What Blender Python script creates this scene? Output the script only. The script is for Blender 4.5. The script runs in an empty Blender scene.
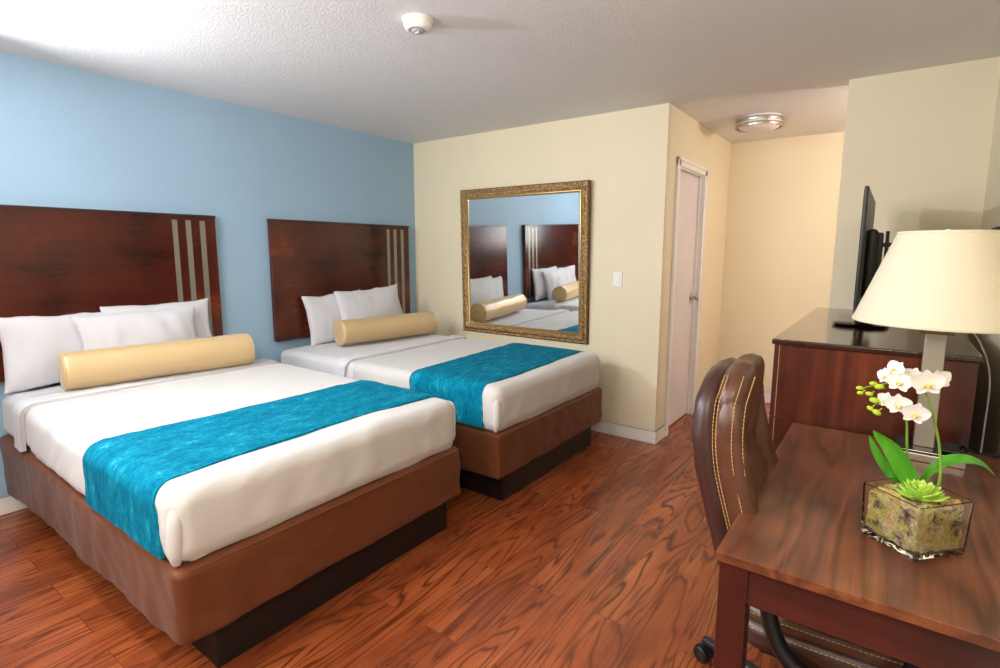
import bpy, bmesh, math, random
from math import pi, sin, cos, radians
from mathutils import Vector, Matrix, noise

# ------------------------------------------------------------------ camera, light, exposure
SC = bpy.context.scene
COL = SC.collection
cam_d = bpy.data.cameras.new('camera'); cam = bpy.data.objects.new('camera', cam_d); COL.objects.link(cam)
Rv = Vector((0.80930523, 0.58738025, 0.00307955)); Uv = Vector((-0.08462413, 0.11140566, 0.99016541)); Fv = Vector((-0.58126053, 0.80160665, -0.13986772))
cm = Matrix((Rv, Uv, -Fv)).transposed().to_4x4(); cm.translation = Vector((3.8168, -3.7882, 1.4319))
cam.matrix_world = cm
cam_d.sensor_width = 36; cam_d.lens = 534.92 / 1000 * 36
cam_d.shift_x = -0.0034; cam_d.shift_y = -0.0079; cam_d.clip_start = 0.03
SC.camera = cam
SC.view_settings.view_transform = 'Standard'; SC.view_settings.look = 'None'
SC.view_settings.gamma = 1; SC.view_settings.use_curve_mapping = False
SC.view_settings.exposure = 0.38
w = bpy.data.worlds.new('world'); SC.world = w; w.use_nodes = True
w.node_tree.nodes['Background'].inputs[0].default_value = (0.8, 0.9, 1, 1); w.node_tree.nodes['Background'].inputs[1].default_value = 0.3

def light(name, kind, loc, power, color, size=0.1, size_y=None, aim=None):
    l = bpy.data.lights.new(name, kind); l.energy = power; l.color = color
    if kind == 'AREA':
        l.shape = 'RECTANGLE'; l.size = size; l.size_y = size_y or size
    else: l.shadow_soft_size = size
    o = bpy.data.objects.new(name, l); COL.objects.link(o); o.location = loc
    if aim: o.rotation_euler = (Vector(aim) - Vector(loc)).to_track_quat('-Z', 'Y').to_euler()
    return o
light('right_side_fill', 'AREA', (4.05, -4.35, 2.12), 34, (1.0, 0.88, 0.72), 1.0, 0.42, (0, -2.9, 0.9))  # added warm fill for the bed feet, no lamp stands there
light('bedside_light', 'AREA', (0.50, -3.52, 2.12), 40, (0.93, 0.96, 1.0), 0.08, 0.08, (2.5, -2.6, 2.25))
light('overhead_fill', 'AREA', (1.9, -4.2, 2.40), 34, (1.0, 0.96, 0.90), 1.2, 1.0, (2.6, -2.4, 0.4))  # added soft fill from overhead, no fitting behind it
light('ceiling_bounce_fill', 'AREA', (1.9, -4.4, 1.75), 34, (0.98, 0.97, 0.97), 1.4, 0.9, (2.4, -2.6, 2.44))  # unseen bounce fill behind the camera, added to brighten the ceiling
light('vanity_light', 'POINT', (4.40, 0.45, 2.20), 30, (1.0, 0.88, 0.86), 0.05)

# ------------------------------------------------------------------ material helpers
class NT:
    def __init__(s, name):
        m = bpy.data.materials.new(name); m.use_nodes = True
        s.m = m; s.t = m.node_tree; s.b = s.t.nodes['Principled BSDF']
    def n(s, typ, **k):
        nd = s.t.nodes.new(typ)
        for a, v in k.items():
            if a.startswith('i_'):
                key = a[2:].replace('_', ' ')
                nd.inputs[int(key) if key.isdigit() else key].default_value = v
            else: setattr(nd, a, v)
        return nd
    def l(s, a, b): s.t.links.new(a, b)
    def ramp(s, fac, stops):
        r = s.n('ShaderNodeValToRGB'); cr = r.color_ramp
        while len(cr.elements) < len(stops): cr.elements.new(0.5)
        for e, (p, c) in zip(cr.elements, stops): e.position = p; e.color = (*c, 1)
        s.l(fac, r.inputs[0]); return r.outputs[0]
    def coord(s, scale=(1, 1, 1)):
        tc = s.n('ShaderNodeTexCoord'); mp = s.n('ShaderNodeMapping'); mp.inputs['Scale'].default_value = scale
        s.l(tc.outputs['Object'], mp.inputs[0]); return mp.outputs[0]
    def noise(s, vec, scale, detail=3, rough=0.5, dist=0.0):
        nd = s.n('ShaderNodeTexNoise'); nd.inputs['Scale'].default_value = scale; nd.inputs['Detail'].default_value = detail
        nd.inputs['Roughness'].default_value = rough; nd.inputs['Distortion'].default_value = dist
        if vec is not None: s.l(vec, nd.inputs['Vector'])
        return nd.outputs[0]
    def math(s, op, a, b=None, clamp=False):
        nd = s.n('ShaderNodeMath', operation=op, use_clamp=clamp)
        for i, v in enumerate((a, b)):
            if v is None: continue
            if isinstance(v, (int, float)): nd.inputs[i].default_value = v
            else: s.l(v, nd.inputs[i])
        return nd.outputs[0]
    def mix(s, fac, a, b, blend='MIX'):
        nd = s.n('ShaderNodeMix', data_type='RGBA', blend_type=blend)
        for i, v in ((0, fac), (6, a), (7, b)):
            if isinstance(v, (int, float)): nd.inputs[i].default_value = v
            elif isinstance(v, tuple): nd.inputs[i].default_value = (*v, 1)
            else: s.l(v, nd.inputs[i])
        return nd.outputs[2]
    def bump(s, h, strength=0.3, dist=0.01):
        b = s.n('ShaderNodeBump'); b.inputs['Strength'].default_value = strength; b.inputs['Distance'].default_value = dist
        s.l(h, b.inputs['Height']); s.l(b.outputs[0], s.b.inputs['Normal'])
    def set(s, **k):
        for a, v in k.items():
            key = a.replace('_', ' ')
            i = s.b.inputs[key]
            if hasattr(v, 'links') or hasattr(v, 'is_linked'): s.l(v, i)
            elif isinstance(v, tuple): i.default_value = (*v, 1)
            else: i.default_value = v
        return s

def srgb(r, g, b):
    f = lambda c: ((c / 255 + 0.055) / 1.055) ** 2.4 if c > 10 else c / 255 / 12.92
    return (f(r), f(g), f(b))

def simple(name, col, rough=0.5, metal=0.0, bump=0, bscale=200, var=0.06, **k):
    t = NT(name); v = t.coord()
    nz = t.noise(v, 6, 4)
    c = t.mix(nz, tuple(x * (1 - var) for x in col), tuple(min(1, x * (1 + var)) for x in col))
    t.set(Base_Color=c, Roughness=rough, Metallic=metal, **k)
    if bump: t.bump(t.noise(v, bscale, 3), bump, 0.004)
    return t.m

def paint(name, col, bscale=90, strength=0.35):
    t = NT(name); v = t.coord(); big = t.noise(v, 1.3, 3)
    c = t.mix(big, tuple(x * 0.95 for x in col), tuple(min(1, x * 1.05) for x in col))
    t.set(Base_Color=c, Roughness=0.62, Specular_IOR_Level=0.35)
    a = t.noise(v, bscale, 4, 0.6); r = t.ramp(a, [(0.42, (0, 0, 0)), (0.62, (1, 1, 1))])
    t.bump(r, strength, 0.003)
    return t.m

def wood(name, dark, mid, light_, axis='y', scale=1.0, rough=0.28, coat=0.3, rings=9.0, contrast=1.0):
    t = NT(name)
    sc = {'x': (0.9, 7, 7), 'y': (7, 0.9, 7), 'z': (7, 7, 0.9)}[axis]
    v = t.coord(tuple(a * scale for a in sc))
    n1 = t.noise(v, 0.55, 3, 0.5, 0.3)
    rg = t.math('PINGPONG', t.math('MULTIPLY', n1, rings), 0.5)
    sc2 = {'x': (3, 140, 140), 'y': (140, 3, 140), 'z': (140, 140, 3)}[axis]
    v2 = t.coord(tuple(a * scale for a in sc2))
    fine = t.noise(v2, 1.0, 4, 0.6)
    bl = t.noise(t.coord(), 2.2, 4, 0.6)
    f = t.math('ADD', t.math('MULTIPLY', rg, 0.9 * contrast), t.math('MULTIPLY', t.math('SUBTRACT', fine, 0.5), 0.5))
    f = t.math('ADD', f, t.math('MULTIPLY', t.math('SUBTRACT', bl, 0.34), 1.2), True)
    c = t.ramp(f, [(0.0, dark), (0.45, mid), (1.0, light_)])
    t.set(Base_Color=c, Roughness=rough, Coat_Weight=coat, Coat_Roughness=0.12)
    t.bump(fine, 0.06, 0.002)
    return t.m

def floor_mat():
    t = NT('laminate_floor')
    tc = t.n('ShaderNodeTexCoord'); mp = t.n('ShaderNodeMapping'); mp.inputs['Rotation'].default_value = (0, 0, pi / 2)
    t.l(tc.outputs['Object'], mp.inputs[0])
    br = t.n('ShaderNodeTexBrick'); t.l(mp.outputs[0], br.inputs['Vector'])
    br.offset = 0.37; br.inputs['Scale'].default_value = 1; br.inputs['Brick Width'].default_value = 1.22
    br.inputs['Row Height'].default_value = 0.165; br.inputs['Mortar Size'].default_value = 0.0013; br.inputs['Mortar Smooth'].default_value = 0.3
    br.inputs['Color1'].default_value = (0, 0, 0, 1); br.inputs['Color2'].default_value = (1, 1, 1, 1); br.inputs['Mortar'].default_value = (0.5, 0.5, 0.5, 1)
    pid = br.outputs['Color']
    off = t.n('ShaderNodeVectorMath', operation='SCALE'); t.l(pid, off.inputs[0]); off.inputs['Scale'].default_value = 37.0
    add = t.n('ShaderNodeVectorMath', operation='ADD'); t.l(t.coord((7.5, 0.8, 1)), add.inputs[0]); t.l(off.outputs[0], add.inputs[1])
    n1 = t.noise(add.outputs[0], 1.0, 2.5, 0.45, 0.5)
    pp = t.math('PINGPONG', t.math('MULTIPLY', n1, 12.0), 0.5)            # cathedral rings
    lines = t.ramp(pp, [(0.0, (1, 1, 1)), (0.07, (0.65, 0.65, 0.65)), (0.22, (0, 0, 0))])
    add2 = t.n('ShaderNodeVectorMath', operation='ADD'); t.l(t.coord((120, 4, 1)), add2.inputs[0]); t.l(off.outputs[0], add2.inputs[1])
    fine = t.noise(add2.outputs[0], 1.0, 4, 0.65)
    add3 = t.n('ShaderNodeVectorMath', operation='ADD'); t.l(t.coord((2.5, 0.8, 1)), add3.inputs[0]); t.l(off.outputs[0], add3.inputs[1])
    blot = t.noise(add3.outputs[0], 1.5, 3, 0.6)
    base = t.ramp(blot, [(0.25, srgb(108, 52, 27)), (0.5, srgb(156, 80, 43)), (0.75, srgb(190, 108, 60))])
    base = t.mix(t.math('MULTIPLY', t.math('SUBTRACT', fine, 0.42), 1.5, True), base, srgb(92, 36, 18))
    msk = t.math('MULTIPLY', lines, t.math('MULTIPLY', blot, 1.55), True)
    c = t.mix(t.math('MULTIPLY', msk, 0.92), base, srgb(66, 24, 13))
    hue = t.mix(0.35, c, t.mix(pid, (0.78, 0.74, 0.72), (1.12, 1.1, 1.05)), 'MULTIPLY')
    c = t.mix(t.math('MULTIPLY', br.outputs['Fac'], 0.55), hue, srgb(48, 20, 12))
    rf = t.math('ADD', t.math('MULTIPLY', t.noise(t.coord(), 3, 3), 0.10), 0.21)
    t.set(Base_Color=c, Roughness=rf, Specular_IOR_Level=0.5)
    hs = t.noise(t.coord((9, 2.0, 1)), 1.2, 3)
    h = t.math('SUBTRACT', t.math('ADD', hs, t.math('MULTIPLY', fine, 0.08)), t.math('MULTIPLY', br.outputs['Fac'], 0.6))
    t.bump(h, 0.10, 0.003)
    return t.m

def fabric(name, col, rough=0.85, var=0.05, weave=600, bump=0.15, sheen=0.2):
    t = NT(name); v = t.coord()
    c = t.mix(t.noise(v, 5, 4), tuple(x * (1 - var) for x in col), tuple(min(1, x * (1 + var)) for x in col))
    t.set(Base_Color=c, Roughness=rough, Sheen_Weight=sheen, Specular_IOR_Level=0.2)
    t.bump(t.noise(v, weave, 2), bump, 0.001)
    return t.m

def chenille():
    t = NT('teal_chenille'); v = t.coord((1, 1, 1))
    a = t.noise(t.coord((110, 60, 26)), 1, 5, 0.75); b = t.noise(t.coord((16, 9, 6)), 1.0, 5, 0.75)
    c = t.ramp(t.math('MULTIPLY', t.math('ADD', a, b), 0.5), [(0.33, srgb(0, 76, 106)), (0.5, srgb(2, 112, 142)), (0.58, srgb(20, 136, 162)), (0.70, srgb(110, 186, 200))])
    t.set(Base_Color=c, Roughness=0.95, Sheen_Weight=0.0, Specular_IOR_Level=0.08); t.bump(a, 0.4, 0.003)
    return t.m

def leather(name, col, rough=0.36):
    t = NT(name); v = t.coord()
    c = t.mix(t.noise(v, 9, 4), tuple(x * 0.75 for x in col), tuple(x * 1.25 for x in col))
    vo = t.n('ShaderNodeTexVoronoi'); t.l(v, vo.inputs[0]); vo.inputs['Scale'].default_value = 260
    t.set(Base_Color=c, Roughness=rough, Specular_IOR_Level=0.55)
    h = t.math('ADD', t.math('MULTIPLY', vo.outputs[0], 0.25), t.noise(v, 22, 3)); t.bump(h, 0.28, 0.004)
    return t.m

M = {}
M['blue'] = paint('pale_blue_wall_paint', srgb(152, 182, 206), 90, 0.12)
M['cream'] = paint('cream_wall_paint', srgb(229, 218, 190), 90, 0.12)
M['backwall'] = paint('taupe_back_wall_paint', srgb(104, 94, 84))
M['ceil'] = paint('textured_ceiling_paint', srgb(230, 229, 229), 95, 0.26)
M['white'] = simple('white_trim_paint', srgb(232, 230, 228), 0.4)
M['door'] = simple('white_door_paint', srgb(218, 212, 214), 0.4)
M['floor'] = floor_mat()
M['hbwood'] = wood('dark_cherry_headboard_wood', srgb(36, 13, 10), srgb(82, 32, 19), srgb(170, 86, 42), 'y', 1.0, 0.2, 0.0, 3, 0.4)
M['hbedge'] = wood('headboard_edge_wood', srgb(30, 12, 10), srgb(58, 24, 18), srgb(80, 36, 24), 'y', 1.0, 0.35, 0.3, 5, 0.5)
M['deskwood'] = wood('walnut_desk_top_wood', srgb(68, 36, 24), srgb(124, 72, 46), srgb(168, 108, 70), 'y', 1.25, 0.28, 0.3, 9, 0.75)
M['apron'] = wood('dark_mahogany_apron_wood', srgb(42, 16, 14), srgb(76, 32, 26), srgb(96, 46, 34), 'x', 1.0, 0.36, 0.3, 6, 0.6)
M['legwood'] = wood('dark_mahogany_leg_wood', srgb(40, 14, 12), srgb(72, 28, 22), srgb(92, 40, 30), 'z', 1.0, 0.34, 0.3, 5, 0.5)
M['dresserwood'] = wood('cherry_dresser_side_wood', srgb(46, 17, 10), srgb(92, 38, 21), srgb(150, 74, 40), 'z', 0.8, 0.32, 0.35, 6, 0.7)
M['dressertop'] = wood('dark_dresser_top_wood', srgb(44, 22, 16), srgb(66, 36, 27), srgb(88, 52, 38), 'y', 1.0, 0.16, 0.5, 6, 0.5)
M['stripe'] = simple('brushed_silver_inlay', srgb(150, 146, 132), 0.35, 0.6)
M['sheet'] = fabric('white_cotton_sheet', srgb(204, 204, 210))
M['cover'] = fabric('white_cotton_bedspread', srgb(198, 196, 194))
M['pillow'] = fabric('white_cotton_pillowcase', srgb(206, 206, 212))
M['seam'] = fabric('cream_seam_thread', srgb(214, 208, 194))
M['skirt'] = fabric('brown_polyester_bed_skirt', srgb(104, 58, 33), 0.5, 0.05, 500, 0.08, 0.08)
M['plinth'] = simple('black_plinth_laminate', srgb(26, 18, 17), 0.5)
M['teal'] = chenille()
t_ = NT('champagne_gold_satin'); v_ = t_.coord((1, 14, 14)); 
t_.set(Base_Color=srgb(202, 174, 128), Roughness=0.36, Sheen_Weight=0.15, Specular_IOR_Level=0.5, Metallic=0.12); t_.bump(t_.noise(t_.coord(), 20, 4), 0.25, 0.003); M['gold'] = t_.m
M['mirror'] = simple('silvered_mirror_glass', (0.86, 0.89, 0.9), 0.015, 1.0, var=0)
t_ = NT('antique_gold_frame'); v_ = t_.coord(); a_ = t_.noise(v_, 70, 4, 0.7); 
t_.set(Base_Color=t_.ramp(a_, [(0.35, srgb(84, 58, 36)), (0.5, srgb(150, 116, 72)), (0.68, srgb(206, 174, 122))]), Roughness=0.42, Metallic=0.45); t_.bump(a_, 0.9, 0.006); M['frame'] = t_.m
M['goldline'] = simple('bright_gold_bead', srgb(178, 146, 88), 0.3, 0.7)
M['darkedge'] = simple('dark_bronze_frame_edge', srgb(74, 52, 28), 0.5, 0.3)
M['leather'] = leather('brown_leather', srgb(88, 54, 37))
M['leatherdk'] = leather('dark_brown_leather', srgb(62, 36, 32))
M['thread'] = simple('tan_stitch_thread', srgb(196, 158, 100), 0.7)
M['blackpl'] = simple('black_plastic', srgb(24, 25, 28), 0.38)
M['blackgl'] = simple('glossy_black_plastic', srgb(12, 12, 14), 0.12)
M['tvback'] = simple('matte_tv_back_plastic', srgb(30, 28, 26), 0.5)
M['nickel'] = simple('brushed_nickel', srgb(190, 184, 172), 0.28, 1.0)
M['lampmetal'] = simple('satin_nickel_lamp_metal', srgb(186, 178, 164), 0.38, 0.75)
M['bronze'] = simple('aged_brass', srgb(136, 118, 78), 0.35, 0.8)
M['plast'] = simple('white_plastic', srgb(236, 234, 230), 0.35)
M['greypl'] = simple('grey_plastic', srgb(176, 172, 180), 0.35)
M['diff'] = simple('frosted_glass_diffuser', srgb(232, 224, 222), 0.35, 0.0)
t_ = NT('cream_linen_shade'); t_.set(Base_Color=srgb(238, 229, 204), Roughness=0.8, Specular_IOR_Level=0.1); t_.bump(t_.noise(t_.coord((600, 600, 60)), 1, 2), 0.1, 0.001)
tr_ = t_.n('ShaderNodeBsdfTranslucent'); tr_.inputs[0].default_value = (*srgb(240, 226, 190), 1); mx_ = t_.n('ShaderNodeMixShader'); mx_.inputs[0].default_value = 0.12
t_.l(t_.b.outputs[0], mx_.inputs[1]); t_.l(tr_.outputs[0], mx_.inputs[2]); t_.l(mx_.outputs[0], t_.t.nodes['Material Output'].inputs[0]); M['shade'] = t_.m
t_ = NT('clear_glass'); t_.set(Base_Color=(1, 1, 1), Roughness=0.0, Transmission_Weight=1.0, IOR=1.45); M['glass'] = t_.m
t_ = NT('moss_and_bark'); v_ = t_.coord(); a_ = t_.noise(v_, 40, 5, 0.75, 1.0); b_ = t_.noise(v_, 240, 4, 0.8); c_ = t_.noise(t_.coord((1.3, 1.3, 1)), 26, 2, 0.5)
pat_ = t_.ramp(c_, [(0.36, srgb(96, 60, 66)), (0.43, srgb(134, 92, 76)), (0.48, srgb(206, 196, 64)), (0.57, srgb(230, 216, 90)), (0.64, srgb(250, 190, 120))])
t_.set(Base_Color=t_.mix(t_.ramp(b_, [(0.34, (0.9, 0.9, 0.9)), (0.46, (0, 0, 0))]), t_.mix(t_.ramp(a_, [(0.42, (0, 0, 0)), (0.6, (1, 1, 1))]), pat_, srgb(255, 236, 170)), srgb(66, 48, 42)), Roughness=0.95); t_.bump(b_, 1.0, 0.01); M['moss'] = t_.m
def leafm(name, c1, c2, axis_scale=(40, 40, 5), rough=0.35, sub=0.0):
    t = NT(name); t.set(Base_Color=t.mix(t.noise(t.coord(axis_scale), 1, 3), c1, c2), Roughness=rough, Specular_IOR_Level=0.4)
    return t.m
M['leaf'] = leafm('glossy_orchid_leaf_green', srgb(44, 116, 24), srgb(96, 170, 44))
M['stem'] = leafm('orchid_stem_green', srgb(86, 132, 42), srgb(132, 168, 60))
M['bud'] = leafm('lime_green_bud', srgb(150, 184, 30), srgb(190, 214, 60))
M['succ'] = leafm('lime_succulent_green', srgb(138, 190, 52), srgb(196, 222, 104))
M['petal'] = fabric('white_orchid_petal', srgb(230, 228, 222), 0.6, 0.02, 300, 0.05)
M['lip'] = leafm('yellow_orchid_lip', srgb(226, 196, 84), srgb(244, 226, 150), rough=0.5)

# ------------------------------------------------------------------ object helpers
W = {}
def tag(o, label=None, cat=None, group=None, kind=None):
    for k, v in (('label', label), ('category', cat), ('group', group), ('kind', kind)):
        if v: o[k] = v
    return o
def thing(name, label, cat, loc=(0, 0, 0), rz=0, group=None):
    o = bpy.data.objects.new(name, None); COL.objects.link(o); o.empty_display_size = 0.1
    m = Matrix.Translation(loc) @ Matrix.Rotation(rz, 4, 'Z'); o.matrix_world = m; W[o] = m
    return tag(o, label, cat, group)
def obj(name, bm, mat, parent=None, smooth=False, base=None, label=None):
    """bm is given in world coordinates; the object keeps a sensible origin"""
    if parent is not None: m = W[parent]
    else: m = Matrix.Translation(base) if base is not None else Matrix.Identity(4)
    bmesh.ops.transform(bm, matrix=m.inverted(), verts=bm.verts)
    me = bpy.data.meshes.new(name); bmesh.ops.recalc_face_normals(bm, faces=bm.faces)
    if smooth:
        for e in bm.edges:
            if len(e.link_faces) == 2 and e.calc_face_angle(0) > 1.1: e.smooth = False
    bm.to_mesh(me); bm.free()
    mats = mat if isinstance(mat, (list, tuple)) else [mat]
    for q in mats: me.materials.append(q)
    for p in me.polygons: p.use_smooth = smooth
    o = bpy.data.objects.new(name, me); COL.objects.link(o); W[o] = m
    if parent is not None: o.parent = parent
    elif base is not None: o.location = base
    if label: o['label'] = label
    return o
def struct(name, bm, mat, parent=None, smooth=False):
    return tag(obj(name, bm, mat, parent, smooth), kind='structure')

def box(x0, x1, y0, y1, z0, z1, bev=0.0, seg=2, bm=None):
    b = bmesh.new(); bmesh.ops.create_cube(b, size=1)
    bmesh.ops.transform(b, matrix=Matrix.Translation(((x0 + x1) / 2, (y0 + y1) / 2, (z0 + z1) / 2)) @ Matrix.Diagonal((x1 - x0, y1 - y0, z1 - z0, 1)), verts=b.verts)
    if bev: bmesh.ops.bevel(b, geom=b.edges[:], offset=bev, segments=seg, profile=0.5, affect='EDGES')
    return merge(bm, b)
def merge(a, b):
    if a is None: return b
    me = bpy.data.meshes.new('tmp'); b.to_mesh(me); b.free(); a.from_mesh(me); bpy.data.meshes.remove(me); return a
def xf(bm, m): bmesh.ops.transform(bm, matrix=m, verts=bm.verts); return bm
def lathe(prof, n=32, m=None, closed=False):
    b = bmesh.new(); rings = []
    for r, z in prof:
        rings.append([b.verts.new((r * cos(2 * pi * i / n), r * sin(2 * pi * i / n), z)) for i in range(n)] if r > 1e-6 else [b.verts.new((0, 0, z))])
    pr = list(zip(rings, rings[1:])) + ([(rings[-1], rings[0])] if closed else [])
    for A, B in pr:
        for i in range(n):
            j = (i + 1) % n
            if len(A) == 1 and len(B) == 1: continue
            if len(A) == 1: b.faces.new((A[0], B[i], B[j]))
            elif len(B) == 1: b.faces.new((A[i], A[j], B[0]))
            else: b.faces.new((A[i], A[j], B[j], B[i]))
    if m: xf(b, m)
    return b
def catmull(pts, k=6):
    P = [Vector(p) for p in pts]; P = [P[0] * 2 - P[1]] + P + [P[-1] * 2 - P[-2]]; out = []
    for i in range(1, len(P) - 2):
        for s in range(k):
            t = s / k; a, b, c, d = P[i - 1:i + 3]
            out.append(0.5 * ((2 * b) + (c - a) * t + (2 * a - 5 * b + 4 * c - d) * t * t + (3 * b - a - 3 * c + d) * t ** 3))
    out.append(P[-2]); return out
def tube(pts, r, n=10, k=6, closed=False, flat=1.0, smooth=True):
    P = catmull(pts, k) if smooth else [Vector(p) for p in pts]
    rs = r if callable(r) else (lambda t: r)
    b = bmesh.new(); rings = []; up = Vector((0, 0, 1)); 
    t0 = (P[1] - P[0]).normalized()
    nrm = t0.cross(up)
    if nrm.length < 0.1: nrm = t0.cross(Vector((0, 1, 0)))
    nrm.normalize()
    for i, p in enumerate(P):
        a = P[max(i - 1, 0)]; c = P[min(i + 1, len(P) - 1)]; t = (c - a).normalized()
        nrm = (nrm - t * nrm.dot(t)).normalized(); bi = t.cross(nrm)
        rr = rs(i / (len(P) - 1))
        rings.append([b.verts.new(p + (nrm * cos(2 * pi * j / n) + bi * sin(2 * pi * j / n) * flat) * rr) for j in range(n)])
    for A, B in zip(rings, rings[1:]):
        for i in range(n): b.faces.new((A[i], A[(i + 1) % n], B[(i + 1) % n], B[i]))
    b.faces.new(rings[0][::-1]); b.faces.new(rings[-1])
    return b
def dashes(pts, r=0.0012, dash=0.006, gap=0.003, off=None):
    """a run of stitches along a path, one mesh"""
    P = catmull(pts, 10); b = None; acc = 0; cur = []; on = True
    L = [0]
    for i in range(1, len(P)): L.append(L[-1] + (P[i] - P[i - 1]).length)
    def pos(s):
        for i in range(1, len(P)):
            if L[i] >= s: return P[i - 1].lerp(P[i], (s - L[i - 1]) / max(1e-9, L[i] - L[i - 1]))
        return P[-1]
    s = 0; out = bmesh.new()
    while s < L[-1] - dash:
        out = merge(out, tube([pos(s), pos(s + dash)], r, 5, 1, smooth=False)); s += dash + gap
    return out
def lin(a, b, step):
    n = max(2, int(math.ceil(abs(b - a) / step))); return [a + (b - a) * i / n for i in range(n + 1)]
def rbox_pts(bm, xs, ys, zs):
    """grid box surface"""
    c = {}
    def V(x, y, z):
        k = (round(x, 5), round(y, 5), round(z, 5))
        if k not in c: c[k] = bm.verts.new((x, y, z))
        return c[k]
    def face(A, B, f):
        for i in range(len(A) - 1):
            for j in range(len(B) - 1):
                bm.faces.new((f(A[i], B[j]), f(A[i + 1], B[j]), f(A[i + 1], B[j + 1]), f(A[i], B[j + 1])))
    for z in (zs[0], zs[-1]): face(xs, ys, lambda a, b: V(a, b, z))
    for y in (ys[0], ys[-1]): face(xs, zs, lambda a, b: V(a, y, b))
    for x in (xs[0], xs[-1]): face(ys, zs, lambda a, b: V(x, a, b))
def softbox(x0, x1, y0, y1, z0, z1, r, step=0.03, disp=None, cut=None):
    b = bmesh.new()
    def ax(a, c):
        inner = lin(a + r, c - r, step) if c - a > 2 * r + 1e-3 else [(a + c) / 2]
        e = [r * (1 - cos(pi / 2 * i / 5)) * 1.0 for i in range(5)]
        e = [r * i / 5 for i in range(5)]
        return [a + q for q in e] + inner + [c - q for q in reversed(e)]
    rbox_pts(b, ax(x0, x1), ax(y0, y1), ax(z0, z1))
    lo = Vector((x0 + r, y0 + r, z0 + r)); hi = Vector((x1 - r, y1 - r, z1 - r))
    for i in range(3):
        if lo[i] > hi[i]: lo[i] = hi[i] = (lo[i] + hi[i]) / 2
    for v in b.verts:
        q = Vector([min(max(v.co[i], lo[i]), hi[i]) for i in range(3)]); d = v.co - q
        # cube-to-sphere mapping keeps even spacing
        m = max(abs(a) for a in d)
        if d.length > 1e-9:
            v.co = q + d.normalized() * m
    if disp:
        b.normal_update()
        new = [(v, v.co + disp(v.co.copy(), v.normal.copy())) for v in b.verts]
        for v, c in new: v.co = c
    if cut: bmesh.ops.delete(b, geom=[f for f in b.faces if cut(f.calc_center_median())], context='FACES')
    return b
def pad(w, h, t, n=4.0, m=2.4, res=24, disp=None, front=1.0, back=1.0, ear=0.0):
    """cushion lying in its local xy plane, thickness along z"""
    b = bmesh.new(); top = {}; bot = {}
    for i in range(res + 1):
        for j in range(res + 1):
            u, v = sin((i / res * 2 - 1) * pi / 2) * 1.0, sin((j / res * 2 - 1) * pi / 2)
            u = 0.5 * u + 0.5 * (i / res * 2 - 1); v = 0.5 * v + 0.5 * (j / res * 2 - 1)
            mx = max(abs(u), abs(v))
            den = (abs(u) ** n + abs(v) ** n) ** (1 / n) if mx > 0 else 1
            s = mx / den if mx > 0 else 1
            x, y = u * s * w / 2, v * s * h / 2
            if ear:   # corners pulled out, sides drawn in
                k = 1 - ear * (1 - abs(u) ** 2) * abs(v) ** 3; x2 = u * w / 2 * (1 - ear * (1 - v * v)); y2 = v * h / 2 * (1 - ear * (1 - u * u)); x, y = x2, y2
                z = t / 2 * (max(0, (1 - abs(u) ** m) * (1 - abs(v) ** m))) ** 0.42
            else: z = t / 2 * max(0, 1 - mx ** m) ** (1 / m)
            edge = i in (0, res) or j in (0, res)
            a = b.verts.new((x, y, z * front)); top[i, j] = a
            bot[i, j] = a if edge else b.verts.new((x, y, -z * back))
    for i in range(res):
        for j in range(res):
            b.faces.new((top[i, j], top[i + 1, j], top[i + 1, j + 1], top[i, j + 1]))
            b.faces.new((bot[i, j], bot[i, j + 1], bot[i + 1, j + 1], bot[i + 1, j]))
    b.normal_update()
    if disp:
        new = [(v, v.co + disp(v.co.copy(), v.normal.copy())) for v in b.verts]
        for v, c in new: v.co = c
    return b
def nz(p, s, seed=0): return noise.noise(Vector((p[0] * s[0] + seed * 7.3, p[1] * s[1] + seed * 3.1, p[2] * s[2] - seed * 5.7)))
def sphere(c, r, sc=(1, 1, 1), n=14, rot=None):
    b = bmesh.new(); bmesh.ops.create_uvsphere(b, u_segments=n, v_segments=max(6, n * 2 // 3), radius=r)
    m = Matrix.Translation(c) @ (rot.to_matrix().to_4x4() if rot else Matrix.Identity(4)) @ Matrix.Diagonal((*sc, 1)); return xf(b, m)
def cyl(c0, c1, r, n=24, r2=None, bev=0):
    c0, c1 = Vector(c0), Vector(c1); d = c1 - c0; L = d.length; r2 = r if r2 is None else r2
    pr = [(0, 0), (r, 0), (r2, L), (0, L)] if not bev else [(0, 0), (r - bev, 0), (r, bev), (r2, L - bev), (r2 - bev, L), (0, L)]
    return lathe(pr, n, Matrix.Translation(c0) @ d.to_track_quat('Z', 'Y').to_matrix().to_4x4())

# ------------------------------------------------------------------ the room shell
H = 2.44; XC, XE, XR, YB, YR, Y0 = 2.473, 3.51, 4.181, 1.722, 0.1165, -5.25
struct('floor', box(-0.1, 5.4, Y0 - 0.1, YB + 0.1, -0.1, 0), M['floor'])
struct('ceiling', box(-0.1, 5.4, Y0 - 0.1, YB + 0.1, H, H + 0.1), M['ceil'])
struct('wall_left', box(-0.1, 0, Y0 - 0.1, 0.1, 0, H), M['blue'])
struct('wall_far', box(0, XC - 0.14, 0, 0.12, 0, H), M['cream'])
b = box(XC - 0.14, XC, 0, 0.255, 0, H); b = box(XC - 0.14, XC, 0.91, YB, 0, H, bm=b); b = box(XC - 0.14, XC, 0.255, 0.91, 2.05, H, bm=b)
struct('wall_nook_left', b, M['cream'])
struct('wall_nook_back', box(XC - 0.14, 5.4, YB, YB + 0.1, 0, H), M['cream'])
struct('wall_right_front', box(XE, 5.3, YR, YR + 0.13, 0, H), M['cream'])
struct('wall_nook_right', box(5.3, 5.4, YR, YB, 0, H), M['cream'])
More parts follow.
